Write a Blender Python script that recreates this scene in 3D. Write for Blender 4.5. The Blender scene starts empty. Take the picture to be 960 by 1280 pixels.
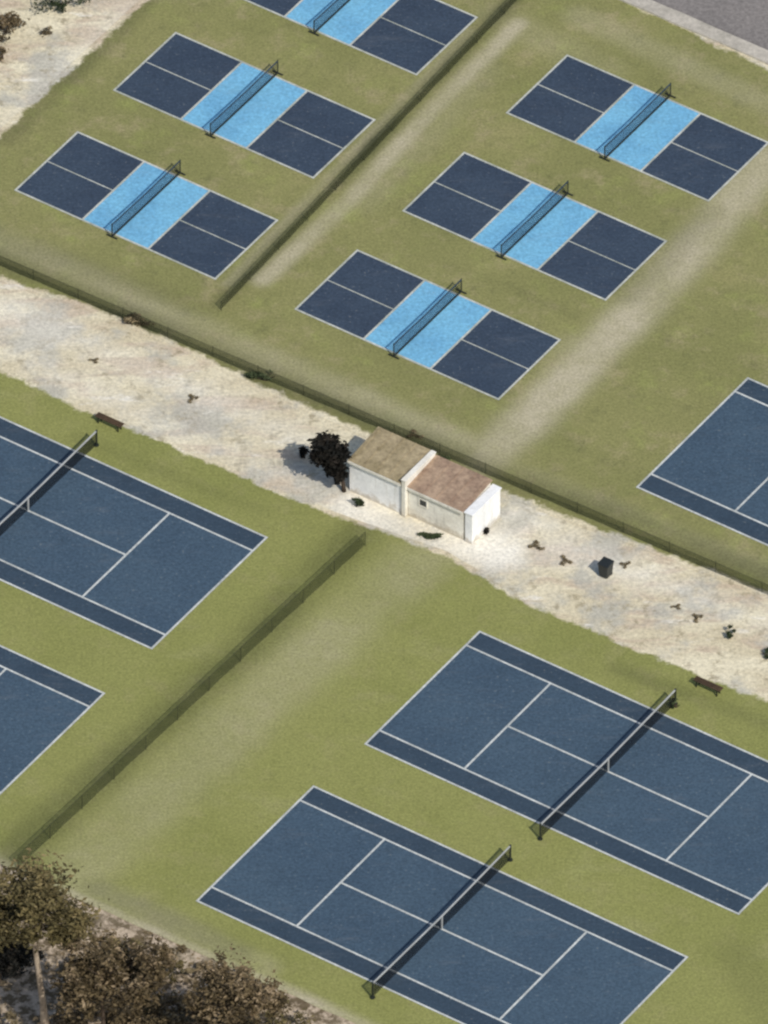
import bpy, bmesh, math, random
from mathutils import Vector, Matrix, noise as mnoise
R = math.radians
scene = bpy.context.scene
col = scene.collection
rng = random.Random(11)

# ------------------------------------------------------------------ camera constants
EL, ROLL, DIST, FPX = R(41.26), R(0.2), 1000.0, 23255.0      # long lens, from a hillside / drone
FW = Vector((0, math.cos(EL), -math.sin(EL)))
_r0 = Vector((1, 0, 0)); _u0 = _r0.cross(FW)
RT = math.cos(ROLL) * _r0 + math.sin(ROLL) * _u0
UP = -math.sin(ROLL) * _r0 + math.cos(ROLL) * _u0
EYE = -FW * DIST
AZ = R(-34.0)                                                # long axis of every court
KU = Vector((math.cos(AZ), math.sin(AZ), 0)); KV = Vector((-math.sin(AZ), math.cos(AZ), 0))

def at(x, y, h=0.0):
    """place on the level h that the photograph shows at (x, y)"""
    d = FW + RT * ((x - 480) / FPX) - UP * ((y - 640) / FPX)
    return EYE + d * ((h - EYE.z) / d.z)
def uv(p): return (p.dot(KU), p.dot(KV))
def xy(u, v, z=0.0): return KU * u + KV * v + Vector((0, 0, z))
def uvat(x, y, h=0.0): return uv(at(x, y, h))

# ------------------------------------------------------------------ object helpers
def tag(o, label=None, cat=None, group=None, kind=None):
    if label: o['label'] = label
    if cat: o['category'] = cat
    if group: o['group'] = group
    if kind: o['kind'] = kind
    return o
def empty(name, loc, rz=0.0):
    o = bpy.data.objects.new(name, None); col.objects.link(o)
    o.location = loc; o.rotation_euler = (0, 0, rz); o.empty_display_size = 0.3
    return o
def mesh_obj(name, bm, mat, parent=None, loc=None, smooth=False):
    me = bpy.data.meshes.new(name); bm.to_mesh(me); bm.free()
    for m in (mat if isinstance(mat, (list, tuple)) else [mat]): me.materials.append(m)
    if smooth:
        for p in me.polygons: p.use_smooth = True
    o = bpy.data.objects.new(name, me); col.objects.link(o)
    if parent: o.parent = parent
    if loc is not None: o.location = loc
    return o
def copy_tree(o, parent=None):
    c = o.copy(); col.objects.link(c); c.parent = parent
    for ch in list(o.children): copy_tree(ch, c)
    return c
def add_box(bm, cx, cy, cz, sx, sy, sz, bev=0.0, rot=None):
    r = bmesh.ops.create_cube(bm, size=1.0)
    vs = r['verts']
    M = Matrix.Translation((cx, cy, cz))
    if rot is not None: M = M @ rot
    M = M @ Matrix.Diagonal((sx, sy, sz, 1))
    bmesh.ops.transform(bm, matrix=M, verts=vs)
    if bev > 0:
        es = list({e for v in vs for e in v.link_edges})
        bmesh.ops.bevel(bm, geom=es, offset=bev, segments=1, affect='EDGES')
def add_tube(bm, pts, radii, n=8, cap=True):
    rings = []
    for i, p in enumerate(pts):
        p = Vector(p)
        a = Vector(pts[max(i - 1, 0)]); b = Vector(pts[min(i + 1, len(pts) - 1)])
        d = (b - a).normalized()
        s = d.cross(Vector((0.31, 0.95, 0.05))).normalized(); t = d.cross(s)
        rings.append([bm.verts.new(p + (s * math.cos(2 * math.pi * k / n) + t * math.sin(2 * math.pi * k / n)) * radii[i]) for k in range(n)])
    for a, b in zip(rings, rings[1:]):
        for k in range(n): bm.faces.new((a[k], a[(k + 1) % n], b[(k + 1) % n], b[k]))
    if cap:
        bm.faces.new(rings[0][::-1]); bm.faces.new(rings[-1])
def add_quad(bm, u0, v0, u1, v1, z):
    f = bm.faces.new([bm.verts.new((a, b, z)) for a, b in ((u0, v0), (u1, v0), (u1, v1), (u0, v1))])
    return f

# ------------------------------------------------------------------ material helpers
class NT:
    def __init__(s, name, rough=0.85, spec=0.2):
        s.m = bpy.data.materials.new(name); s.m.use_nodes = True
        s.t = s.m.node_tree; s.n = s.t.nodes; s.b = s.n['Principled BSDF']
        s.b.inputs['Roughness'].default_value = rough
        s.b.inputs['Specular IOR Level'].default_value = spec
        s.co = s.n.new('ShaderNodeTexCoord').outputs['Object']
    def L(s, a, b): s.t.links.new(a, b)
    def mapping(s, rot=0.0, scale=(1, 1, 1)):
        n = s.n.new('ShaderNodeMapping'); n.inputs['Rotation'].default_value = (0, 0, rot); n.inputs['Scale'].default_value = scale
        s.L(s.co, n.inputs['Vector']); return n.outputs['Vector']
    def noise(s, scale, detail=3, rough=0.55, vec=None, dist=0.0):
        n = s.n.new('ShaderNodeTexNoise'); n.inputs['Scale'].default_value = scale
        n.inputs['Detail'].default_value = detail; n.inputs['Roughness'].default_value = rough
        n.inputs['Distortion'].default_value = dist
        s.L(vec or s.co, n.inputs['Vector']); return n.outputs['Fac']
    def ramp(s, fac, a, b, lo=0.0, hi=1.0, smooth=True):
        n = s.n.new('ShaderNodeMapRange'); n.clamp = True
        if smooth: n.interpolation_type = 'SMOOTHSTEP'
        for k, v in (('From Min', a), ('From Max', b), ('To Min', lo), ('To Max', hi)): n.inputs[k].default_value = v
        s.L(fac, n.inputs['Value']); return n.outputs['Result']
    def mix(s, fac, a, b, mode='MIX'):
        n = s.n.new('ShaderNodeMix'); n.data_type = 'RGBA'; n.blend_type = mode
        for sock, v in ((n.inputs[0], fac), (n.inputs[6], a), (n.inputs[7], b)):
            if hasattr(v, 'links'): s.L(v, sock)
            elif isinstance(v, (int, float)): sock.default_value = v
            else: sock.default_value = (*v, 1)
        return n.outputs[2]
    def math(s, op, a, b=0.0):
        n = s.n.new('ShaderNodeMath'); n.operation = op
        for sock, v in ((n.inputs[0], a), (n.inputs[1], b)):
            if hasattr(v, 'links'): s.L(v, sock)
            else: sock.default_value = v
        return n.outputs[0]
    def grey(s, f):
        n = s.n.new('ShaderNodeCombineColor')
        for i in range(3): s.L(f, n.inputs[i])
        return n.outputs[0]
    def scale(s, colr, f): return s.mix(1.0, colr, s.grey(f), 'MULTIPLY')
    def attr(s, name):
        n = s.n.new('ShaderNodeAttribute'); n.attribute_name = name; return n.outputs['Fac']
    def done(s, colr, bump=None, strength=0.3, dist=0.02):
        if hasattr(colr, 'links'): s.L(colr, s.b.inputs['Base Color'])
        else: s.b.inputs['Base Color'].default_value = (*colr, 1)
        if bump is not None:
            n = s.n.new('ShaderNodeBump'); n.inputs['Strength'].default_value = strength; n.inputs['Distance'].default_value = dist
            s.L(bump, n.inputs['Height']); s.L(n.outputs[0], s.b.inputs['Normal'])
        return s.m

def grainy(name, c, c2=None, amp=0.18, patch=0.3, rough=0.85, gs=5.0, spec=0.2, wear=0.0, splash=False):
    """a weathered painted / mineral surface: fine grain, cloudy patches"""
    n = NT(name, rough, spec)
    n.co = n.n.new('ShaderNodeNewGeometry').outputs['Position']
    c2 = c2 or tuple(x * 0.75 for x in c)
    a = n.mix(n.ramp(n.noise(patch, 4, 0.6), 0.35, 0.68), c, c2)
    g = n.noise(gs, 2, 0.7)
    a = n.scale(a, n.ramp(g, 0.25, 0.75, 1 - amp, 1 + amp, False))
    if wear:
        rot = n.mapping(-AZ, (0.25, 1.0, 1.0))
        sc = n.math('MULTIPLY', n.ramp(n.noise(1.6, 5, 0.75, rot), 0.50, 0.72), n.ramp(n.noise(0.16, 3, 0.6), 0.35, 0.65))
        a = n.mix(n.math('MULTIPLY', sc, wear), a, tuple(0.6 * x + 0.10 for x in c))
        a = n.mix(n.math('MULTIPLY', n.ramp(n.noise(0.5, 5, 0.7), 0.55, 0.75), wear), a, tuple(0.55 * x for x in c))
        a = n.mix(n.math('MULTIPLY', n.ramp(n.noise(6.0, 2, 0.5), 0.68, 0.74), wear * 0.8), a, (0.30, 0.28, 0.20))
    if splash:
        sx = n.n.new('ShaderNodeSeparateXYZ'); n.L(n.co, sx.inputs[0])
        h = n.math('ADD', sx.outputs[2], n.ramp(n.noise(2.2, 4, 0.7), 0.3, 0.7, -0.35, 0.35, False))
        a = n.mix(n.ramp(h, 0.0, 0.55, 0.65, 0.0), a, (0.42, 0.35, 0.24))
        a = n.mix(n.ramp(n.noise(1.0, 4, 0.7, n.mapping(0, (3.0, 3.0, 0.35))), 0.52, 0.75, 0, 0.35), a, (0.40, 0.37, 0.31))
    return n.done(a, g, 0.25)

def sand_colour(n):
    rot = n.mapping(-AZ, (0.35, 1.0, 1.0))                   # streaks run along the strip
    a = n.mix(n.ramp(n.noise(0.35, 5, 0.62, rot), 0.36, 0.62), SAND_A, SAND_B)
    a = n.mix(n.ramp(n.noise(0.6, 4, 0.6, rot, 0.6), 0.48, 0.64, 0, 0.85), a, SAND_PINK)
    a = n.mix(n.ramp(n.noise(0.23, 4, 0.65), 0.48, 0.62, 0, 0.8), a, SAND_GREY)
    a = n.mix(n.ramp(n.noise(0.9, 5, 0.7, rot), 0.58, 0.72, 0, 0.8), a, SAND_WHITE)
    a = n.mix(n.ramp(n.noise(2.6, 3, 0.6), 0.64, 0.74, 0, 0.6), a, SAND_DARK)
    a = n.mix(n.ramp(n.noise(1.1, 4, 0.7), 0.53, 0.68, 0, 0.7), a, SAND_DARK)
    return a
SAND_A, SAND_B = (0.76, 0.69, 0.50), (0.62, 0.545, 0.375)
SAND_PINK, SAND_GREY = (0.54, 0.435, 0.32), (0.45, 0.435, 0.37)
SAND_WHITE, SAND_DARK = (0.84, 0.80, 0.70), (0.33, 0.28, 0.18)

def mat_ground():
    n = NT('sandy_ground', 0.95, 0.1)
    a = sand_colour(n)
    a = n.mix(n.attr('litter'), a, n.mix(n.ramp(n.noise(1.3, 4, 0.7), 0.42, 0.6), (0.15, 0.115, 0.07), (0.52, 0.42, 0.31)))
    a = n.mix(n.attr('bleach'), a, (0.84, 0.80, 0.69))
    g = n.noise(4.5, 3, 0.75)
    a = n.scale(a, n.ramp(g, 0.25, 0.75, 0.70, 1.28, False))
    return n.done(a, g, 0.5, 0.06)

def mat_surround(name, ga, gb, gy, mott):
    n = NT(name, 0.92, 0.12)
    rot = n.mapping(-AZ, (0.6, 1.0, 1.0))
    a = n.mix(n.ramp(n.noise(0.12, 4, 0.6), 0.38, 0.62), ga, gb)
    a = n.mix(n.ramp(n.noise(0.3, 4, 0.65, rot), 0.54, 0.72, 0, 0.6), a, gy)
    a = n.mix(n.ramp(n.noise(0.45, 5, 0.7), 0.50, 0.72, 0, 0.55 * mott), a, (0.40, 0.33, 0.20))
    a = n.mix(n.ramp(n.noise(0.38, 5, 0.7, n.mapping(1.0)), 0.52, 0.74, 0, 0.6 * mott), a, (0.30, 0.33, 0.10))
    a = n.mix(n.ramp(n.noise(0.8, 5, 0.75, n.mapping(2.2)), 0.52, 0.72, 0, 0.5 * mott), a, (0.12, 0.125, 0.055))
    stain = n.ramp(n.noise(0.7, 4, 0.7), 0.25, 0.75, 0.65, 1.25, False)
    a = n.mix(n.math('MULTIPLY', n.attr('pale'), stain), a, (0.46, 0.415, 0.285))
    a = n.mix(n.math('MULTIPLY', n.attr('shade_stain'), stain), a, (0.072, 0.078, 0.035))  # dark bands: ground stain plus fence and plant shade painted into the colour
    # sand blown over the rim
    e = n.math('ADD', n.attr('rim'), n.ramp(n.noise(0.8, 5, 0.7), 0.3, 0.7, -0.38, 0.38, False))
    a = n.mix(n.ramp(e, 0.35, 0.75), a, sand_colour(n))
    g = n.noise(7.0, 2, 0.75)
    a = n.scale(a, n.ramp(g, 0.25, 0.75, 0.72, 1.28, False))
    return n.done(a, g, 0.15, 0.01)

M = {}
M['ground'] = mat_ground()
M['green_t'] = mat_surround('worn_olive_acrylic', (0.262, 0.268, 0.090), (0.236, 0.246, 0.078), (0.295, 0.290, 0.122), 0.3)
M['green_p'] = mat_surround('dusty_olive_acrylic', (0.252, 0.246, 0.098), (0.222, 0.222, 0.085), (0.300, 0.276, 0.122), 0.8)
M['navy_t'] = grainy('tennis_navy_acrylic', (0.062, 0.101, 0.142), (0.053, 0.088, 0.128), 0.28, 0.2, 0.8, 6.0, 0.2, 0.35)
M['alley_t'] = grainy('tennis_alley_acrylic', (0.044, 0.070, 0.100), (0.038, 0.061, 0.089), 0.22, 0.3, 0.8, 6.0, 0.2, 0.35)
M['navy_p'] = grainy('pickleball_navy_acrylic', (0.047, 0.069, 0.102), (0.039, 0.058, 0.089), 0.28, 0.3, 0.8, 6.0, 0.2, 0.35)
M['sky_p'] = grainy('pickleball_light_blue_acrylic', (0.19, 0.465, 0.665), (0.155, 0.395, 0.60), 0.24, 0.4, 0.8, 5.0, 0.2, 0.35)
M['line'] = grainy('worn_white_line_paint', (0.60, 0.62, 0.59), (0.44, 0.46, 0.44), 0.25, 0.6, 0.8, 6.0)
M['line_p'] = grainy('dusty_white_line_paint', (0.55, 0.56, 0.50), (0.38, 0.40, 0.34), 0.25, 0.6, 0.8, 6.0)
M['tape'] = grainy('white_net_tape', (0.46, 0.47, 0.46), (0.38, 0.39, 0.38), 0.06, 1.0, 0.7, 8.0)
M['steel'] = grainy('dark_green_steel', (0.020, 0.026, 0.020), None, 0.2, 1.0, 0.5, 8.0, 0.4)
M['wood'] = grainy('weathered_brown_timber', (0.085, 0.055, 0.032), (0.06, 0.04, 0.025), 0.3, 1.5, 0.8, 9.0)
M['bin'] = grainy('dark_plastic', (0.022, 0.026, 0.026), None, 0.2, 1.0, 0.5, 8.0, 0.4)
M['concrete'] = grainy('pale_concrete', (0.50, 0.49, 0.45), (0.40, 0.395, 0.37), 0.22, 0.5, 0.9, 4.5)
M['kerb'] = grainy('pale_kerb_concrete', (0.50, 0.46, 0.39), (0.40, 0.37, 0.31), 0.22, 0.6, 0.9, 4.5)
M['road'] = grainy('grey_road', (0.235, 0.215, 0.20), (0.19, 0.175, 0.165), 0.28, 0.2, 0.9, 4.5)
M['wall_w'] = grainy('white_wall_paint', (0.88, 0.88, 0.86), (0.78, 0.79, 0.78), 0.10, 0.9, 0.8, 5.0, splash=True)
M['wall_c'] = grainy('cream_wall_paint', (0.85, 0.82, 0.73), (0.72, 0.68, 0.58), 0.12, 0.9, 0.8, 5.0, splash=True)
M['roof_t'] = grainy('tan_roof_felt', (0.38, 0.31, 0.19), (0.27, 0.22, 0.125), 0.30, 0.9, 0.9, 4.0)
M['roof_p'] = grainy('pinkish_brown_roof_felt', (0.40, 0.29, 0.20), (0.29, 0.20, 0.14), 0.30, 0.9, 0.9, 4.0)
M['dark'] = grainy('dark_glass', (0.03, 0.035, 0.035), None, 0.1, 1.0, 0.25, 5.0, 0.5)
M['door'] = grainy('grey_door_paint', (0.36, 0.37, 0.36), None, 0.1, 1.0, 0.6, 6.0)

def mat_net(name, cover, c=(0.010, 0.011, 0.011)):
    n = NT(name, 0.8, 0.1)
    n.b.inputs['Base Color'].default_value = (*c, 1)
    w = [n.n.new('ShaderNodeTexWave') for _ in range(2)]
    for k, dr in enumerate(('X', 'Z')):
        w[k].bands_direction = dr; w[k].inputs['Scale'].default_value = 6.0; n.L(n.co, w[k].inputs['Vector'])
    m = n.math('MAXIMUM', w[0].outputs['Fac'], w[1].outputs['Fac'])
    n.L(n.ramp(m, 1 - cover - 0.04, 1 - cover + 0.04, 0.0, 1.0), n.b.inputs['Alpha'])
    return n.m
M['net'] = mat_net('black_knotted_net', 0.30)
M['net_dense'] = mat_net('black_fine_net', 0.09)
M['tape_blue'] = grainy('grey_blue_net_tape', (0.040, 0.065, 0.095), None, 0.1, 1.0, 0.7, 8.0)

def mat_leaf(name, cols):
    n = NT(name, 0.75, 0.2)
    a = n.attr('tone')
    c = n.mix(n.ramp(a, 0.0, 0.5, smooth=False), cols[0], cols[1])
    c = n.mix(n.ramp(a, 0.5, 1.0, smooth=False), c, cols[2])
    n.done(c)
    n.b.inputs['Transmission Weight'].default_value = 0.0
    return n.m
M['leaf_brown'] = mat_leaf('dry_olive_foliage', ((0.026, 0.020, 0.012), (0.115, 0.085, 0.042), (0.300, 0.225, 0.140)))
M['leaf_olive'] = mat_leaf('olive_foliage', ((0.028, 0.024, 0.011), (0.110, 0.090, 0.036), (0.230, 0.180, 0.085)))
M['leaf_black'] = mat_leaf('very_dark_foliage', ((0.005, 0.005, 0.004), (0.009, 0.009, 0.007), (0.022, 0.017, 0.012)))
M['leaf_green'] = mat_leaf('dark_green_foliage', ((0.016, 0.024, 0.010), (0.038, 0.055, 0.022), (0.080, 0.095, 0.045)))
M['leaf_dry'] = mat_leaf('dry_weed_stalks', ((0.060, 0.048, 0.028), (0.140, 0.110, 0.060), (0.30, 0.24, 0.14)))
M['bark_pale'] = grainy('pale_bark', (0.40, 0.33, 0.25), (0.24, 0.19, 0.14), 0.25, 1.2, 0.9, 6.0)
M['bark_dark'] = grainy('dark_bark', (0.075, 0.055, 0.04), None, 0.25, 1.2, 0.9, 6.0)

# ------------------------------------------------------------------ the setting
def seg_d(p, a, b):
    ab = (b[0] - a[0], b[1] - a[1]); ap = (p[0] - a[0], p[1] - a[1])
    t = max(0.0, min(1.0, (ap[0] * ab[0] + ap[1] * ab[1]) / (ab[0] ** 2 + ab[1] ** 2)))
    return math.hypot(ap[0] - t * ab[0], ap[1] - t * ab[1])
def band(pxs, width, amount):                                # a soft tone along a line on the ground
    return ([uvat(*q) for q in pxs], width, amount)
def band_val(bands, p):
    r = 0.0
    wob = 0.45 * mnoise.noise(Vector((p[0] * 0.35, p[1] * 0.35, 3.0)))
    brk = 0.8 + 0.5 * mnoise.noise(Vector((p[0] * 0.22, p[1] * 0.22, 9.0)))
    for pts, w, am in bands:
        d = min(seg_d(p, a, b) for a, b in zip(pts, pts[1:])) + wob * min(w, 1.2) * 0.3
        r = max(r, am * brk * math.exp(-(max(d, 0) / w) ** 3))
    return min(r, 1.0)
def interp(tab, u):
    if u <= tab[0][0]: i = 0
    elif u >= tab[-1][0]: i = len(tab) - 2
    else: i = max(k for k in range(len(tab) - 1) if tab[k][0] <= u)
    (a, b), (c, d) = tab[i], tab[i + 1]
    return b + (d - b) * (u - a) / (c - a)
def slab(name, lo, hi, u0, u1, mat, z, shade_stain, pale, rim_w, step=0.3, rim_sides=(1, 1, 0, 0)):
    lo = [uvat(*q) for q in lo]; hi = [uvat(*q) for q in hi]
    nu = int((u1 - u0) / step) + 1
    cols = []
    bm = bmesh.new()
    lay = [bm.verts.layers.float.new(k) for k in ('shade_stain', 'pale', 'rim')]
    nv = int(max(interp(hi, u0 + (u1 - u0) * i / nu) - interp(lo, u0 + (u1 - u0) * i / nu) for i in range(nu + 1)) / step) + 1
    for i in range(nu + 1):
        u = u0 + (u1 - u0) * i / nu
        a = interp(lo, u) + 0.07 * mnoise.noise(Vector((u * 0.7, 1.7, 0))); b = interp(hi, u) + 0.07 * mnoise.noise(Vector((u * 0.7, 7.1, 0)))
        c = []
        for j in range(nv + 1):
            v = a + (b - a) * j / nv
            w = bm.verts.new(xy(u, v, z))
            d = [v - a if rim_sides[0] else 9, b - v if rim_sides[1] else 9, u - u0 if rim_sides[2] else 9, u1 - u if rim_sides[3] else 9]
            w[lay[0]] = band_val(shade_stain, (u, v)); w[lay[1]] = band_val(pale, (u, v))
            w[lay[2]] = max(0.0, 1 - max(0.0, min(d)) / rim_w)
            c.append(w)
        cols.append(c)
    for i in range(nu):
        for j in range(nv):
            bm.faces.new((cols[i][j], cols[i + 1][j], cols[i + 1][j + 1], cols[i][j + 1]))
    return tag(mesh_obj(name, bm, mat), kind='structure')

# one sheet of ground to the horizon, finer in the middle
def make_ground():
    bm = bmesh.new(); la = bm.verts.layers.float.new('litter'); lb = bm.verts.layers.float.new('bleach')
    xs = [-3000, -1200, -400, -120] + [-60 + 1.0 * k for k in range(121)] + [120, 400, 1200, 3000]
    ys = [-3000, -1200, -400, -120] + [-70 + 1.0 * k for k in range(141)] + [140, 400, 1200, 3000]
    lit = [band([(-150, 1190), (60, 1285), (330, 1380), (700, 1540)], 13.0, 1.5)]
    ble = [band([(440, 635), (500, 662), (630, 690)], 1.5, 1.0), band([(440, 655), (560, 690)], 0.5, -0.2), band([(20, 395), (60, 410)], 1.6, 0.6), band([(700, 690), (800, 720)], 1.0, 0.6),
           band([(40, 180), (180, 30)], 2.2, 0.55), band([(0, 380), (200, 470), (400, 560)], 0.8, 0.45), band([(0, 430), (200, 530), (400, 615)], 0.7, 0.4), band([(640, 640), (800, 715), (980, 790)], 0.6, 0.5)]
    g = []
    for x in xs:
        c = []
        for y in ys:
            w = bm.verts.new((x, y, 0)); p = uv(Vector((x, y, 0)))
            w[la] = band_val(lit, p) if abs(x) < 200 and abs(y) < 200 else 0.0
            w[lb] = band_val(ble, p) if abs(x) < 200 and abs(y) < 200 else 0.0
            c.append(w)
        g.append(c)
    for i in range(len(xs) - 1):
        for j in range(len(ys) - 1):
            bm.faces.new((g[i][j], g[i + 1][j], g[i + 1][j + 1], g[i][j + 1]))
    return tag(mesh_obj('ground', bm, M['ground']), kind='structure')
make_ground()

TS_HI = [(-330, 312), (0, 457), (100, 505), (250, 568), (350, 612), (440, 648), (560, 690), (640, 740), (740, 783), (800, 810), (960, 872), (1260, 1005)]
TS_LO = [(-300, 947), (60, 1107), (340, 1233), (700, 1395), (1200, 1617)]
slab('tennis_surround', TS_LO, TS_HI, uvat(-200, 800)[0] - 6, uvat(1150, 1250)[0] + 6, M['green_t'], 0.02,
     shade_stain=[band([(452, 668), (250, 862), (20, 1068)], 1.35, 0.55), band([(300, 1190), (120, 1110)], 0.8, 0.35),  # first band paints the divider fence's shade over stained ground
           band([(920, 1190), (975, 1280)], 1.3, 0.22), band([(100, 548), (330, 640)], 0.5, 0.2), band([(770, 835), (960, 905)], 0.6, 0.35)],  # first band here is a plant shadow painted into the bottom right corner
     pale=[band([(530, 690), (310, 890), (95, 1090)], 1.9, 0.42), band([(75, 1090), (330, 1210)], 0.9, 0.4), band([(400, 760), (190, 960)], 0.5, 0.15),
           band([(470, 1190), (640, 1275)], 0.5, 0.2), band([(-40, 1062), (60, 1106), (340, 1232), (480, 1295)], 0.55, 0.85)], rim_w=0.7, rim_sides=(0, 1, 0, 0))
PB_LO = [(-330, 190), (0, 352), (110, 388), (200, 427), (400, 522), (615, 615), (750, 667), (960, 747), (1300, 895)]
PB_HI = [(-100, -430), (770, -10), (960, 82), (1300, 240)]
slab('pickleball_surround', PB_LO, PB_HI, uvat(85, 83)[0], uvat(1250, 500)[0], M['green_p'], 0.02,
     shade_stain=[band([(680, -40), (520, 122), (420, 230)], 0.55, 0.7), band([(420, 230), (350, 298), (270, 382)], 0.55, 0.5),  # staining and painted fence shade between the court columns
           band([(-60, 296), (90, 362), (200, 408), (400, 500), (620, 590), (780, 648), (980, 730)], 0.95, 0.55),  # the same painted shade and staining along the strip's upper rim
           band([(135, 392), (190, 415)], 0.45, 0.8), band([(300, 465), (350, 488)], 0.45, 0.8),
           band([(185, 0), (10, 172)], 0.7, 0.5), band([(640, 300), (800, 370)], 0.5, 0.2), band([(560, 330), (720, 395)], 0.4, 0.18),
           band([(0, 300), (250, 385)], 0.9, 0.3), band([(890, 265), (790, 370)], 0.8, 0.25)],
     pale=[band([(648, 30), (538, 140), (438, 250), (328, 350)], 0.6, 0.85), band([(588, 40), (395, 240), (285, 355)], 0.35, 0.55),
           band([(960, 200), (860, 320), (720, 465), (610, 575)], 1.35, 1.0), band([(640, 560), (720, 430)], 1.0, 0.4),
           band([(-60, 275), (100, 345), (300, 435), (590, 560)], 1.1, 0.5), band([(620, 575), (780, 640), (980, 722)], 0.7, 0.25), band([(620, 20), (760, 90)], 1.2, 0.2), band([(720, 20), (960, 130)], 0.9, 0.35),
           band([(450, 250), (500, 200), (600, 90)], 1.2, 0.25)], rim_w=0.8, rim_sides=(1, 1, 1, 0))

# road and kerb beyond the top courts
def strip(name, v0, v1, u0, u1, mat, z0, z1):
    bm = bmesh.new(); n = 80
    prof = [(v0, z0), (v0 + 0.02, z1), (v1 - 0.02, z1), (v1, z0)]
    rows = [[bm.verts.new(xy(u0 + (u1 - u0) * i / n, v + 0.06 * mnoise.noise(Vector((i * 0.6, v, 2))), z)) for v, z in prof] for i in range(n + 1)]
    for a, b in zip(rows, rows[1:]):
        for k in range(3): bm.faces.new((a[k], b[k], b[k + 1], a[k + 1]))
    return tag(mesh_obj(name, bm, mat), kind='structure')
kv_ = uvat(880, 37)[1]; ku_ = uvat(880, 37)[0]
strip('kerb', kv_ - 0.55, kv_ + 0.40, ku_ - 60, ku_ + 60, M['kerb'], 0.0, 0.13)
strip('road', kv_ + 0.41, kv_ + 9.5, ku_ - 60, ku_ + 60, M['road'], -0.02, 0.03)

# ------------------------------------------------------------------ courts
TL, TW, SGL, SRV = 23.77, 10.97, 1.37, 6.40
PL, PW, NVZ = 13.41, 6.10, 2.13
def make_tennis_court():
    root = empty('tennis_court', (0, 0, 0), AZ)
    lw = 0.12
    bm = bmesh.new(); add_quad(bm, 0, SGL, TL, TW - SGL, 0.032); mesh_obj('playing_surface', bm, M['navy_t'], root)
    for v0, v1 in ((0, SGL), (TW - SGL, TW)):
        bm = bmesh.new(); add_quad(bm, 0, v0, TL, v1, 0.032); mesh_obj('doubles_alley', bm, M['alley_t'], root)
    z = 0.040; bm = bmesh.new()
    def H(v, u0=0.0, u1=TL, w=lw): add_quad(bm, u0, v - w / 2, u1, v + w / 2, z)
    def V(u, v0, v1, w=lw): add_quad(bm, u - w / 2, v0, u + w / 2, v1, z)
    H(lw / 2, w=lw); H(TW - lw / 2); 
    c = TL / 2
    V(0.06, lw, TW - lw, 0.12); V(TL - 0.06, lw, TW - lw, 0.12)
    H(SGL, 0.12, TL - 0.12); H(TW - SGL, 0.12, TL - 0.12)
    V(c - SRV, SGL + lw / 2, TW - SGL - lw / 2); V(c + SRV, SGL + lw / 2, TW - SGL - lw / 2)
    H(TW / 2, c - SRV + lw / 2, c + SRV - lw / 2)
    mesh_obj('court_lines', bm, M['line'], root)
    return root
def make_pickleball_court():
    root = empty('pickleball_court', (0, 0, 0), AZ)
    c = PL / 2; lw = 0.12
    for u0, u1 in ((0, c - NVZ), (c + NVZ, PL)):
        bm = bmesh.new(); add_quad(bm, u0, 0, u1, PW, 0.032); mesh_obj('service_area', bm, M['navy_p'], root)
    bm = bmesh.new(); add_quad(bm, c - NVZ, 0, c + NVZ, PW, 0.032); mesh_obj('kitchen_zone', bm, M['sky_p'], root)
    z = 0.040; bm = bmesh.new()
    add_quad(bm, 0, 0, PL, lw, z); add_quad(bm, 0, PW - lw, PL, PW, z)
    add_quad(bm, 0, lw, lw, PW - lw, z); add_quad(bm, PL - lw, lw, PL, PW - lw, z)
    add_quad(bm, c - NVZ - lw, lw, c - NVZ, PW - lw, z); add_quad(bm, c + NVZ, lw, c + NVZ + lw, PW - lw, z)
    add_quad(bm, lw, PW / 2 - 0.035, c - NVZ - lw, PW / 2 + 0.035, z); add_quad(bm, c + NVZ + lw, PW / 2 - 0.035, PL - lw, PW / 2 + 0.035, z)
    mesh_obj('court_lines', bm, M['line_p'], root)
    return root
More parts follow.
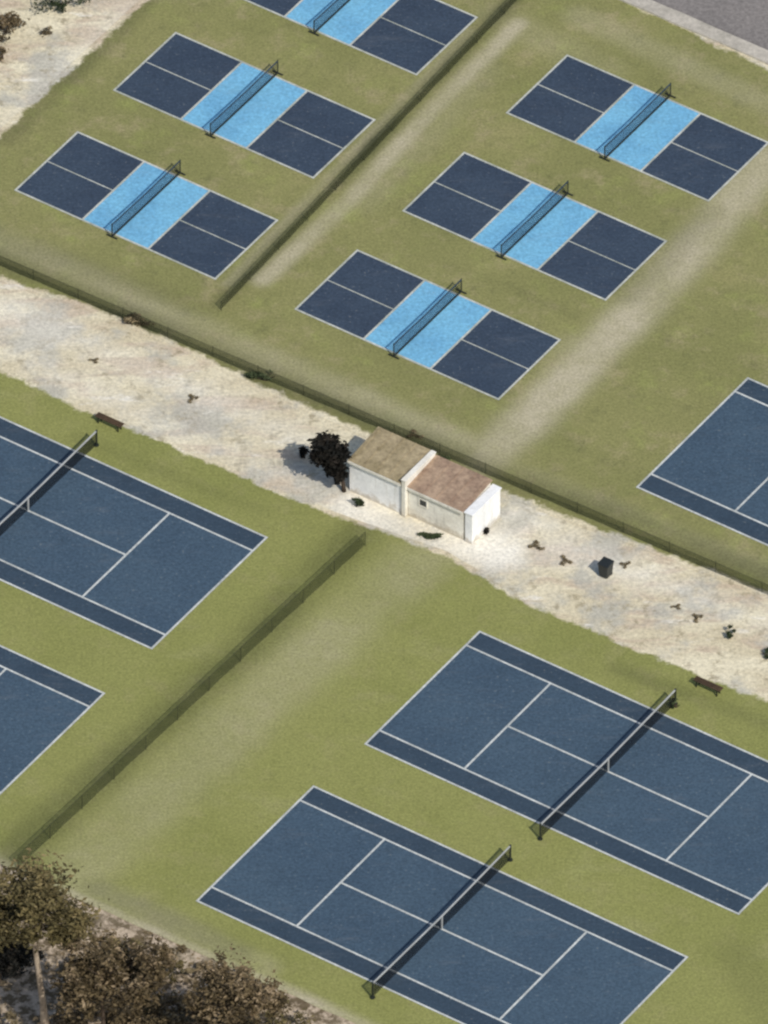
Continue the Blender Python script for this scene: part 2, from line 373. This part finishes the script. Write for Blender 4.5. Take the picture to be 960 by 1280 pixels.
def make_net(name, half, over, h_mid, h_post, tape_w, post_r, foot, netm, tapem):
    """local x runs along the net, origin under its middle"""
    root = empty(name, (0, 0, 0), AZ + math.pi / 2)
    e = half + over; n = 32
    top = lambda x: h_mid + (h_post - h_mid) * (abs(x) / e) ** 1.15
    bm = bmesh.new(); prev = None
    for i in range(n + 1):
        x = -e + 2 * e * i / n
        cur = (bm.verts.new((x, 0, 0.06)), bm.verts.new((x, 0.012 * math.sin(i * 1.3), 0.5)), bm.verts.new((x, 0, top(x) - tape_w)))
        if prev:
            for k in range(2): bm.faces.new((prev[k], cur[k], cur[k + 1], prev[k + 1]))
        prev = cur
    mesh_obj('net_mesh', bm, M[netm], root)
    bm = bmesh.new(); prev = None
    for i in range(n + 1):
        x = -e + 2 * e * i / n; t = top(x)
        cur = [bm.verts.new((x, y, z)) for y, z in ((-0.03, t - tape_w), (0.03, t - tape_w), (0.035, t), (-0.035, t))]
        if prev:
            for k in range(4): bm.faces.new((prev[k], cur[k], cur[(k + 1) % 4], prev[(k + 1) % 4]))
        prev = cur
    mesh_obj('top_tape', bm, M[tapem], root)
    if over < 0.6:
        bm = bmesh.new(); add_tube(bm, [(-e, 0, 0.05), (0, 0, 0.045), (e, 0, 0.05)], [0.05, 0.05, 0.05], 8); mesh_obj('bottom_bar', bm, M['steel'], root)
    if over > 0.6:
        bm = bmesh.new(); add_box(bm, 0, 0, h_mid / 2, 0.07, 0.10, h_mid + 0.012, 0.01); mesh_obj('centre_strap', bm, M['tape'], root)
    for s in (-1, 1):
        bm = bmesh.new(); x = s * (e + post_r)
        add_tube(bm, [(x, 0, 0.0), (x, 0, h_post + 0.02)], [post_r, post_r], 12)
        add_tube(bm, [(x, 0, h_post + 0.02), (x, 0, h_post + 0.06)], [post_r * 1.2, post_r * 0.6], 12)
        p = mesh_obj('post', bm, M['steel'], root)
        bm = bmesh.new()
        if foot: add_box(bm, x, 0, 0.05, 0.09, 0.7, 0.07, 0.02)
        else: add_tube(bm, [(x, 0, 0.03), (x, 0, 0.10)], [post_r * 2.6, post_r * 2.2], 12)
        mesh_obj('foot' if foot else 'base_collar', bm, M['steel'], p)
    return root
tc0 = make_tennis_court(); tn0 = make_net('tennis_net', TW / 2, 0.91, 0.94, 1.07, 0.075, 0.055, False, 'net', 'tape')
pc0 = make_pickleball_court(); pn0 = make_net('pickleball_net', PW / 2, 0.2, 0.86, 0.92, 0.04, 0.032, True, 'net_dense', 'tape_blue')
TENNIS = [((-9.82, -31.06), 'navy tennis court with white lines nearest the bottom of the photo, beside the dry trees', 'tennis net across the navy court nearest the dry trees at the bottom'),
          ((-1.02, -18.70), 'navy tennis court at lower right, just below the sandy strip', 'tennis net across the navy court at lower right, just below the sandy strip'),
          ((-32.05, 2.07), 'navy tennis court cut by the left edge, just below the sandy strip', 'tennis net on the court cut by the left edge, just below the sandy strip'),
          ((-40.61, -10.52), 'navy tennis court of which only the right end shows at lower left', None),
          ((13.55, 2.05), 'navy tennis court cut by the right edge, above the sandy strip', None)]
for i, (o, lab, nlab) in enumerate(TENNIS):
    c = tc0 if i == 0 else copy_tree(tc0)
    c.location = (o[0], o[1], 0); tag(c, lab, 'tennis court', 'navy tennis courts')
    if nlab:
        n = tn0 if i == 0 else copy_tree(tn0)
        p = Vector((o[0], o[1], 0.03)) + KU * TL / 2 + KV * TW / 2
        n.location = p; tag(n, nlab, 'net', 'tennis nets')
PICK = [((-20.35, 26.60), 'lowest pickleball court of the left column, light blue middle, nearest the left edge'),
        ((-15.05, 35.16), 'middle pickleball court of the left column, light blue centre, navy ends'),
        ((-9.40, 44.02), 'pickleball court cut by the top edge of the photo'),
        ((-4.93, 16.66), 'lowest pickleball court of the right column, just above the sheds on the strip'),
        ((0.92, 24.96), 'middle pickleball court of the right column, light blue centre, navy ends'),
        ((6.62, 33.33), 'topmost pickleball court of the right column, near the road and kerb')]
PNL = ['net on the lowest pickleball court of the left column', 'net on the middle pickleball court of the left column', 'net on the pickleball court cut by the top edge',
       'net on the pickleball court just above the sheds', 'net on the middle pickleball court of the right column', 'net on the topmost pickleball court of the right column']
for i, (o, lab) in enumerate(PICK):
    c = pc0 if i == 0 else copy_tree(pc0)
    c.location = (o[0], o[1], 0); tag(c, lab, 'pickleball court', 'pickleball courts with light blue centres')
    n = pn0 if i == 0 else copy_tree(pn0)
    n.location = Vector((o[0], o[1], 0.03)) + KU * PL / 2 + KV * PW / 2
    tag(n, 'low dark ' + PNL[i], 'net', 'pickleball nets')

# ------------------------------------------------------------------ sheds on the strip
def make_shed(name, corner, L, D, H, wall, roof, label, cuts, rise):
    """corner = front left ground corner; local x along the front, local y to the back"""
    root = empty(name, corner, AZ)
    t = 0.10
    bm = bmesh.new()
    add_box(bm, L / 2, t / 2, H / 2, L, t, H); add_box(bm, L / 2, D - t / 2, (H + rise) / 2, L, t, H + rise)
    for x in (t / 2, L - t / 2):
        q = [(x - t / 2 + 0.002, 0.1), (x + t / 2 - 0.002, 0.1)]
        add_box(bm, x, D / 2, H / 2, t - 0.004, D - 2 * t - 0.004, H)
        r = bm.verts
        a = [bm.verts.new((x + s * (t / 2 - 0.004), y, z)) for s in (-1, 1) for y, z in ((t, H - 0.002), (D - t, H - 0.002), (D - t, H + rise - 0.002))]
        bm.faces.new(a[:3]); bm.faces.new(a[3:][::-1])
        bm.faces.new((a[0], a[3], a[4], a[1])[::-1]); bm.faces.new((a[1], a[4], a[5], a[2])[::-1]); bm.faces.new((a[2], a[5], a[3], a[0])[::-1])
    mesh_obj('wall', bm, wall, root)
    tilt = Matrix.Rotation(math.atan2(rise, D), 4, 'X')
    bm = bmesh.new(); add_box(bm, L / 2, D / 2, H + rise / 2 + 0.075, L + 0.10, D + 0.24, 0.10, 0.015, tilt)
    for k in range(5):
        add_box(bm, 0.15 + (L - 0.3) * k / 4, D / 2, H + rise / 2 + 0.137, 0.05, D + 0.2, 0.025, 0, tilt)
    rf = mesh_obj('roof', bm, roof, root)
    bm = bmesh.new(); add_box(bm, L / 2, -0.145, H + 0.02, L + 0.10, 0.03, 0.16, 0.005); mesh_obj('fascia', bm, M['wall_c'], rf)
    for kind, x, z, w, h in cuts:
        bm = bmesh.new()
        if kind == 'window':
            for dx in (-1, 1): add_box(bm, x + dx * (w / 2 + 0.03), -0.02, z, 0.06, 0.05, h + 0.12)
            for dz in (-1, 1): add_box(bm, x, -0.02, z + dz * (h / 2 + 0.03), w, 0.05, 0.06)
            f = mesh_obj('window', bm, wall, root)
            bm = bmesh.new(); add_box(bm, x, -0.006, z, w - 0.002, 0.012, h - 0.002); mesh_obj('pane', bm, M['dark'], f)
        else:
            add_box(bm, x, -0.022, z, w, 0.044, h, 0.01); f = mesh_obj('door', bm, M['door'], root)
            bm = bmesh.new(); add_box(bm, x + w * 0.38, -0.07, z, 0.03, 0.05, 0.12, 0.01); mesh_obj('handle', bm, M['dark'], f)
    return tag(root, label, 'shed', 'small sheds on the sandy strip')
A0 = at(437, 574, 2.25); A0.z = 0
make_shed('storage_shed', A0, 3.35, 2.7, 2.15, M['wall_w'], M['roof_t'], 'small white walled shed with flat tan roof, beside the dark tree',
          [], 0.28)
B0 = at(512, 606, 2.1); B0.z = 0
B0 = A0 + KU * 3.75 + KV * 0.12
make_shed('storage_shed', B0, 3.55, 2.6, 2.0, M['wall_c'], M['roof_p'], 'small cream shed with pinkish brown roof and white end wall, right of its neighbour',
          [('window', 0.95, 1.35, 0.45, 0.42)], 0.24)
# upstand wall between the two sheds
bm = bmesh.new(); add_box(bm, 0, 0, 1.27, 0.26, 2.9, 2.54, 0.02)
add_box(bm, 0, 0, 2.57, 0.32, 2.96, 0.06, 0.01)
o = mesh_obj('party_wall', bm, M['wall_c'], None, A0 + KU * 3.58 + KV * 1.32); o.rotation_euler.z = AZ
tag(o, 'cream upright wall standing between the tan roofed and pink roofed sheds', 'wall')
bm = bmesh.new(); add_box(bm, 0, 0, 1.02, 0.5, 2.7, 2.04, 0.03)
add_box(bm, 0, 0, 2.08, 0.58, 2.8, 0.08, 0.01)
o = mesh_obj('end_wall', bm, M['wall_w'], None, B0 + KU * 3.92 + KV * 1.3); o.rotation_euler.z = AZ
tag(o, 'thick bright white wall closing the right end of the pink roofed shed', 'wall')
# ------------------------------------------------------------------ furniture
def make_bench():
    root = empty('bench', (0, 0, 0), AZ)
    bm = bmesh.new()
    for k in range(3): add_box(bm, 0, -0.14 + 0.14 * k, 0.45, 1.7, 0.12, 0.05, 0.01)
    mesh_obj('seat', bm, M['wood'], root)
    for s in (-0.65, 0.65):
        bm = bmesh.new(); add_box(bm, s, -0.14, 0.2, 0.06, 0.06, 0.4); add_box(bm, s, 0.14, 0.2, 0.06, 0.06, 0.4); add_box(bm, s, 0, 0.385, 0.058, 0.22, 0.05)
        mesh_obj('leg', bm, M['steel'], root)
    return root
bench0 = make_bench()
BEN = [(137, 533, 0, 'brown slatted bench beyond the net of the left edge tennis court'), (885, 863, 0, 'brown slatted bench beyond the net of the lower right tennis court')]
for i, (x, y, rz, lab) in enumerate(BEN):
    b = bench0 if i == 0 else copy_tree(bench0)
    b.location = at(x, y) + Vector((0, 0, 0.018 if i < 2 else 0.0)); b.rotation_euler.z = AZ + rz + (0.0 if i < 2 else 0.05)
    tag(b, lab, 'bench', 'brown benches')
def make_bin():
    root = empty('waste_bin', (0, 0, 0), AZ)
    bm = bmesh.new()
    prof = [(0.23, 0.08), (0.25, 0.10), (0.31, 0.92)]
    rings = [[bm.verts.new((s * r, t * r, z)) for s, t in ((-1, -1), (1, -1), (1, 1), (-1, 1))] for r, z in prof]
    for a, b in zip(rings, rings[1:]):
        for k in range(4): bm.faces.new((a[k], a[(k + 1) % 4], b[(k + 1) % 4], b[k]))
    bm.faces.new(rings[0][::-1]); bm.faces.new(rings[-1])
    mesh_obj('body', bm, M['bin'], root)
    bm = bmesh.new(); add_box(bm, 0, 0.0, 0.965, 0.68, 0.68, 0.07, 0.02, Matrix.Rotation(0.06, 4, 'X')); mesh_obj('lid', bm, M['bin'], root)
    for s in (-0.2, 0.2):
        bm = bmesh.new(); add_tube(bm, [(s - 0.03, 0.24, 0.10), (s + 0.03, 0.24, 0.10)], [0.10, 0.10], 12); mesh_obj('wheel', bm, M['bin'], root)
    return root
b0 = make_bin(); b0.location = at(757, 720); tag(b0, 'dark wheeled bin standing alone on the bare sandy strip', 'bin')

M['fence'] = mat_net('olive_chain_link', 0.18, (0.020, 0.023, 0.011))
M['olive_steel'] = grainy('olive_painted_steel', (0.055, 0.06, 0.03), None, 0.2, 1.0, 0.6, 8.0, 0.3)
M['fence_thin'] = mat_net('thin_olive_chain_link', 0.11, (0.024, 0.028, 0.013))
def make_fence(p0, p1, h, label, m='fence'):
    a, b = at(*p0), at(*p1); a.z = b.z = 0.02
    d = b - a; L = d.length
    root = empty('low_fence', a, math.atan2(d.y, d.x))
    bm = bmesh.new(); n = int(L)
    top = [bm.verts.new((L * i / n, 0.01 * math.sin(i * 1.7), h - 0.02)) for i in range(n + 1)]
    bot = [bm.verts.new((L * i / n, 0.02 * math.sin(i * 2.3), 0.03)) for i in range(n + 1)]
    for i in range(n): bm.faces.new((bot[i], bot[i + 1], top[i + 1], top[i]))
    mesh_obj('mesh_panel', bm, M[m], root)
    bm = bmesh.new(); add_tube(bm, [(-0.03, 0, h), (L + 0.03, 0, h)], [0.012, 0.012], 8); mesh_obj('top_rail', bm, M['olive_steel'], root)
    k = max(2, round(L / 3.0))
    for i in range(k + 1):
        bm = bmesh.new(); x = L * i / k
        add_tube(bm, [(x, 0.035, 0), (x, 0.035, h + 0.05)], [0.018, 0.018], 8); mesh_obj('post', bm, M['olive_steel'], root)
    return tag(root, label, 'fence', 'low dark mesh fences')
make_fence((700, -55), (276, 388), 0.62, 'low dark mesh fence between the two columns of pickleball courts')
make_fence((-70, 303), (1010, 766), 0.75, 'low dark mesh fence along the upper rim of the sandy strip, behind the sheds')
make_fence((456, 682), (22, 1086), 0.95, 'low dark mesh fence between tennis courts, from the sheds toward the pale trunk', 'fence_thin')

# ------------------------------------------------------------------ plants
def leaf_cloud(bm, lay, centre, rad, n, size, seed, gap=0.32, bright=0.0):
    r = random.Random(seed)
    cl = []
    for k in range(max(5, int(n / 90))):
        d = Vector((r.gauss(0, 1), r.gauss(0, 1), r.gauss(0, 0.9))).normalized() * (r.random() ** 0.45)
        cl.append((Vector((d.x * rad[0], d.y * rad[1], d.z * rad[2])), r.uniform(0.20, 0.42), r.uniform(-0.3, 0.3)))
    for i in range(n):
        c, cr, tn = cl[r.randrange(len(cl))]
        p = c + Vector((r.gauss(0, 1) * rad[0], r.gauss(0, 1) * rad[1], r.gauss(0, 1) * rad[2] * 0.8)) * cr * 0.55
        if mnoise.noise((p + Vector((seed * 3.1, 0, 0))) * 1.3 / max(rad[0], 0.4)) > gap: continue
        p = p + centre
        if p.z < 0.03: p.z = 0.03 + r.random() * 0.1
        s = size * r.uniform(0.5, 1.4)
        q = Matrix.Rotation(r.uniform(0, 6.28), 3, 'Z') @ Matrix.Rotation(r.uniform(-1.2, 1.2), 3, 'X') @ Matrix.Rotation(r.uniform(-0.6, 0.6), 3, 'Y')
        vs = [bm.verts.new(p + q @ Vector(v) * s) for v in ((-0.5, 0, 0), (0, -0.24, 0.04), (0.55, 0, 0), (0, 0.24, 0.04))]
        f = bm.faces.new(vs)
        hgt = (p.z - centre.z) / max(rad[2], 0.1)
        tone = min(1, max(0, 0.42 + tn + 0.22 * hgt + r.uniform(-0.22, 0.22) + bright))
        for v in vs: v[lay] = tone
def make_tree(name, base, trunk_pts, trunk_r, crowns, leaf, bark, label, cat, group=None, seed=1, limbs=7, leaf_size=0.22):
    root = empty(name, base)
    r = random.Random(seed)
    bm = bmesh.new()
    n = len(trunk_pts)
    add_tube(bm, trunk_pts, [trunk_r * (1.35 if i == 0 else 1 - 0.6 * i / (n - 1)) for i in range(n)], 9)
    for k in range(limbs):
        c, rad, cnt = crowns[k % len(crowns)]
        s = Vector(trunk_pts[-1]).lerp(Vector(trunk_pts[-2]), r.uniform(0.0, 0.9))
        e = Vector(c) + Vector((r.uniform(-.7, .7) * rad[0], r.uniform(-.7, .7) * rad[1], r.uniform(-.2, .7) * rad[2]))
        m = s.lerp(e, 0.5) + Vector((r.uniform(-.2, .2), r.uniform(-.2, .2), r.uniform(0, .3))) * rad[0] * 0.6
        q = trunk_r * r.uniform(0.25, 0.4)
        add_tube(bm, [s, m, e], [q, q * 0.65, q * 0.25], 5)
    mesh_obj('trunk', bm, bark, root, smooth=True)
    bm = bmesh.new(); lay = bm.verts.layers.float.new('tone')
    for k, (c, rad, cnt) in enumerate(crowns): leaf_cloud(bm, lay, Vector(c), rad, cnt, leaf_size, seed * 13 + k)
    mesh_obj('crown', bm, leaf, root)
    return tag(root, label, cat, group)
def make_shrub(name, base, rad, cnt, leaf, label, cat, group=None, seed=1, leaf_size=0.16, stem=0.03, gap=0.32):
    root = empty(name, base)
    r = random.Random(seed)
    bm = bmesh.new()
    for k in range(6):
        a = r.uniform(0, 6.28); e = Vector((math.cos(a) * rad[0] * 0.6, math.sin(a) * rad[1] * 0.6, rad[2] * r.uniform(0.7, 1.2)))
        add_tube(bm, [(0, 0, 0), e * 0.5 + Vector((0, 0, 0.1 * rad[2])), e], [stem, stem * 0.7, stem * 0.25], 5)
    mesh_obj('stem', bm, M['bark_dark'], root)
    bm = bmesh.new(); lay = bm.verts.layers.float.new('tone')
    leaf_cloud(bm, lay, Vector((0, 0, rad[2] * 0.85)), rad, cnt, leaf_size, seed * 7, gap)
    mesh_obj('foliage', bm, leaf, root)
    return tag(root, label, cat, group)

# dark tree leaning beside the sheds
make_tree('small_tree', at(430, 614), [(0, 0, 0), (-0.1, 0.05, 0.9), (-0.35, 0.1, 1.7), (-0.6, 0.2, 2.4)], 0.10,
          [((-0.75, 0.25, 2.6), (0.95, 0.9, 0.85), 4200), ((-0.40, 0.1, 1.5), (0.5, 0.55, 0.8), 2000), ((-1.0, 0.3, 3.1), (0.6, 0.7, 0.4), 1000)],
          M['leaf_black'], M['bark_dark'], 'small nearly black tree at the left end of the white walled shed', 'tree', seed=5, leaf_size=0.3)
make_shrub('shrub', at(380, 572), (0.38, 0.4, 0.5), 420, M['leaf_black'], 'little very dark shrub on sand left of the black tree', 'shrub', seed=3)
make_shrub('shrub', at(446, 634), (0.4, 0.3, 0.3), 300, M['leaf_green'], 'low green shrub at the front left foot of the white shed', 'shrub', seed=4, stem=0.012, gap=2.0)
make_shrub('shrub', at(550, 578), (0.45, 0.35, 0.35), 320, M['leaf_green'], 'low dark shrub behind the wall between the sheds', 'shrub', seed=6)
make_shrub('shrub', at(162, 405), (1.1, 0.5, 0.28), 520, M['leaf_dry'], 'low brown bush on the upper rim of the strip near the left edge', 'shrub', seed=8)
make_shrub('shrub', at(332, 476), (0.95, 0.5, 0.35), 600, M['leaf_green'], 'low dark green bush on the upper strip rim, up left of the black tree', 'shrub', seed=9)
make_shrub('shrub', at(958, 820), (0.4, 0.4, 0.35), 320, M['leaf_green'], 'dark bush at the right edge of the photo on the strip', 'shrub', seed=10)
make_shrub('shrub', at(912, 795), (0.34, 0.34, 0.36), 700, M['leaf_green'], 'small dark bush on the strip, far right below the dark bin', 'shrub', seed=12, leaf_size=0.1, stem=0.012, gap=2.0)
make_shrub('shrub', at(544, 672), (0.95, 0.25, 0.14), 700, M['leaf_green'], 'low dark planting along the front foot of the cream shed', 'shrub', seed=14)
make_shrub('shrub', at(608, 668), (0.2, 0.2, 0.2), 160, M['leaf_black'], 'tiny dark bush at the foot of the white end wall', 'shrub', seed=15)
make_shrub('shrub', at(845, 885), (0.3, 0.3, 0.25), 160, M['leaf_green'], 'little bush beside the net post of the lower right tennis court', 'shrub', seed=16)
make_shrub('shrub', at(76, 8), (1.5, 0.9, 0.6), 900, M['leaf_green'], 'dark green shrub cut by the top edge at upper left', 'shrub', seed=17)
make_shrub('shrub', at(8, 42), (1.4, 1.2, 0.8), 1000, M['leaf_brown'], 'brown shrub in the top left corner', 'shrub', seed=18, leaf_size=0.2)
make_shrub('shrub', at(4, 74), (0.6, 0.5, 0.4), 350, M['leaf_brown'], 'small brown shrub at the left edge below the corner shrub', 'shrub', seed=19)
make_shrub('shrub', at(54, 42), (0.55, 0.45, 0.2), 160, M['leaf_dry'], 'thin grey brown weed patch in the sandy top left corner', 'shrub', seed=20)
# weeds dotted over the strip
weed0 = make_shrub('weed_tuft', (0, 0, 0), (0.36, 0.26, 0.10), 330, M['leaf_dry'], None, None, seed=30, leaf_size=0.085, stem=0.008, gap=2.0)
WEEDS = [(117, 452, 'dry weed tuft on the left of the strip, below the low brown bush'), (241, 500, 'dry weed tuft mid strip, between the left bench and the dark green bush'),
         (672, 684, 'dry weed tuft on pale sand, between the sheds and the bin'), (782, 706, 'dry tuft right beside the lone dark bin'),
         (705, 702, 'faint dry tuft left of the lone dark bin'), (845, 760, 'upper dry tuft of the pair right of the dark bin'), (872, 774, 'lower dry tuft of the pair right of the dark bin'),
         (520, 545, 'dry tuft on the strip rim behind the tan roofed shed')]
for i, (x, y, lab) in enumerate(WEEDS):
    w = weed0 if i == 0 else copy_tree(weed0)
    w.location = at(x, y); w.rotation_euler.z = i * 1.3; w.scale = [0.8 + 0.12 * ((i * 7) % 5)] * 3
    tag(w, lab, 'weed', 'dry weed tufts on the sandy strip')

# dry trees at the bottom left
TG = 'dry trees along the bottom left'
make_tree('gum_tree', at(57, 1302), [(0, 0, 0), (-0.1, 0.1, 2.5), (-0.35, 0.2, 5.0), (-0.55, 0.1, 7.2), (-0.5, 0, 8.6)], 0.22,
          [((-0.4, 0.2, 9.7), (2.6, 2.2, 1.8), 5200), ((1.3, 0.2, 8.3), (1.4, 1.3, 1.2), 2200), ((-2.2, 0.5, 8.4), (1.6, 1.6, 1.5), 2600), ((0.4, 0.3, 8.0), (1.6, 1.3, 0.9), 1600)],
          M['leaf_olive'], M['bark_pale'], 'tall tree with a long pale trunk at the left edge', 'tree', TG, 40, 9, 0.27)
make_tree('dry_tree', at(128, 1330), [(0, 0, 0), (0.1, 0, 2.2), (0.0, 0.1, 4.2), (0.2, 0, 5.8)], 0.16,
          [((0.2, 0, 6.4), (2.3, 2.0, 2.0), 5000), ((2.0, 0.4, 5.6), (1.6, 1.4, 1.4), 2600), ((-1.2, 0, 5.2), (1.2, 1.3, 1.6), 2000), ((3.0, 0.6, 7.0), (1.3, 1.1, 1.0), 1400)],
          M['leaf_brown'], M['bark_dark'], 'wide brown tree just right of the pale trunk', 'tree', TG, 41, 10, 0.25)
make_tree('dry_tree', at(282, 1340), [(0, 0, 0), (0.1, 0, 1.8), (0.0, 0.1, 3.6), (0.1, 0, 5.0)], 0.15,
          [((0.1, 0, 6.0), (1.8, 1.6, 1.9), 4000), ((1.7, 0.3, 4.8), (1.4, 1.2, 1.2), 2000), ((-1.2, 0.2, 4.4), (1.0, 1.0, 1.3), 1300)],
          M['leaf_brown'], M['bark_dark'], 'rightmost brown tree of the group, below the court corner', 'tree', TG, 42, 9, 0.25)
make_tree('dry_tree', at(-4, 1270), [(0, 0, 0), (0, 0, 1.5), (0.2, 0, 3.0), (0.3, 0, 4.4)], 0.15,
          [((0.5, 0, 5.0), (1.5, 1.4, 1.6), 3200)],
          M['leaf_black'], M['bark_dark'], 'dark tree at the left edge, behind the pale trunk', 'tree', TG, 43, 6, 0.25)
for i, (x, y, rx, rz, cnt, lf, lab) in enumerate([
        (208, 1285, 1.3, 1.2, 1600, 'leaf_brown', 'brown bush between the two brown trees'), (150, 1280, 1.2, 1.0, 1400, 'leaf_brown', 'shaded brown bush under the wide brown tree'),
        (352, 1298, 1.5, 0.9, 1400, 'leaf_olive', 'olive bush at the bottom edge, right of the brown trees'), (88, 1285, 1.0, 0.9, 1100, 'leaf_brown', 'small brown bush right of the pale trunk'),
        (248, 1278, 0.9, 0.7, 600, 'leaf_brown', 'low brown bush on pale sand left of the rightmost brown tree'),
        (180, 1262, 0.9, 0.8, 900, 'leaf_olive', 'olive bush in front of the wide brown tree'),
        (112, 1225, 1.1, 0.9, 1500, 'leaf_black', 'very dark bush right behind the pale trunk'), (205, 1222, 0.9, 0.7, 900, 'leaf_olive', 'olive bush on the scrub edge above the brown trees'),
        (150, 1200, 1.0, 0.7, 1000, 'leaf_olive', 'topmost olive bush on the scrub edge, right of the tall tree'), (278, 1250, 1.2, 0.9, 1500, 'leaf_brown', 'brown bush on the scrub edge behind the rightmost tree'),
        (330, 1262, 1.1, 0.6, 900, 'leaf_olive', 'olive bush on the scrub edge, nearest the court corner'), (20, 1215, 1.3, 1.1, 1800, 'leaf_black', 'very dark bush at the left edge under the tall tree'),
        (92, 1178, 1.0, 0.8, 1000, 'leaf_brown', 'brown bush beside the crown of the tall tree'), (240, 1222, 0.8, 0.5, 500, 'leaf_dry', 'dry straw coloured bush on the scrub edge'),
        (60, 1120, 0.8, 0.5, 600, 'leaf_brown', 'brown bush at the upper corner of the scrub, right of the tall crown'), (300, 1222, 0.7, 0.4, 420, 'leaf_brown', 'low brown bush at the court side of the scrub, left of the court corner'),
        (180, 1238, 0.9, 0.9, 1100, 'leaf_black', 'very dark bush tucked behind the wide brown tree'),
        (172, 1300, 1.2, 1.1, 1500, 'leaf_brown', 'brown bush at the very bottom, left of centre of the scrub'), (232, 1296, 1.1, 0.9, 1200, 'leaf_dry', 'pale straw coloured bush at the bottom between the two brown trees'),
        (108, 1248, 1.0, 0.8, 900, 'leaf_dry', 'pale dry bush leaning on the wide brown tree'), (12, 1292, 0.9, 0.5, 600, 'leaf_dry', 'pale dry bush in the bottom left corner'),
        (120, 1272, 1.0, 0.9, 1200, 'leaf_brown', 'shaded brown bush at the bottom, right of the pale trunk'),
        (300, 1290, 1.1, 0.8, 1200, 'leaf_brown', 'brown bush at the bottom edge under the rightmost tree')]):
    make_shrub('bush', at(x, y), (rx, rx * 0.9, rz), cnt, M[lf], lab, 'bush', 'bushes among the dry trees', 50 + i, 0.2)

# ------------------------------------------------------------------ light, sky, camera
SUN_EL, SUN_AZ = R(45), R(150)                                # azimuth clockwise from +Y: light comes from the right
w = bpy.data.worlds.new('World'); scene.world = w; w.use_nodes = True
nt = w.node_tree; bg = nt.nodes['Background']
sky = nt.nodes.new('ShaderNodeTexSky'); sky.sky_type = 'NISHITA'; sky.sun_disc = False
sky.sun_elevation = SUN_EL; sky.sun_rotation = SUN_AZ; sky.air_density = 1.0; sky.dust_density = 1.5
nt.links.new(sky.outputs[0], bg.inputs[0]); bg.inputs[1].default_value = 0.11
sd = bpy.data.lights.new('Sun', 'SUN'); sd.energy = 3.2; sd.angle = R(0.6); sd.color = (1.0, 0.95, 0.87)
so = bpy.data.objects.new('Sun', sd); col.objects.link(so)
sdir = Vector((math.sin(SUN_AZ) * math.cos(SUN_EL), math.cos(SUN_AZ) * math.cos(SUN_EL), math.sin(SUN_EL)))
so.rotation_euler = sdir.to_track_quat('Z', 'Y').to_euler(); so.location = sdir * 200

cd = bpy.data.cameras.new('Camera'); co = bpy.data.objects.new('Camera', cd); col.objects.link(co)
cd.sensor_fit = 'VERTICAL'; cd.sensor_height = 36.0; cd.lens = FPX / 1280.0 * 36.0
cd.clip_start = 1.0; cd.clip_end = 12000.0
mw = Matrix((RT, UP, -FW)).transposed().to_4x4(); mw.translation = EYE
co.matrix_world = mw
scene.camera = co
scene.view_settings.view_transform = 'Standard'; scene.view_settings.look = 'None'; scene.view_settings.exposure = 0
scene.cycles.filter_width = 2.4
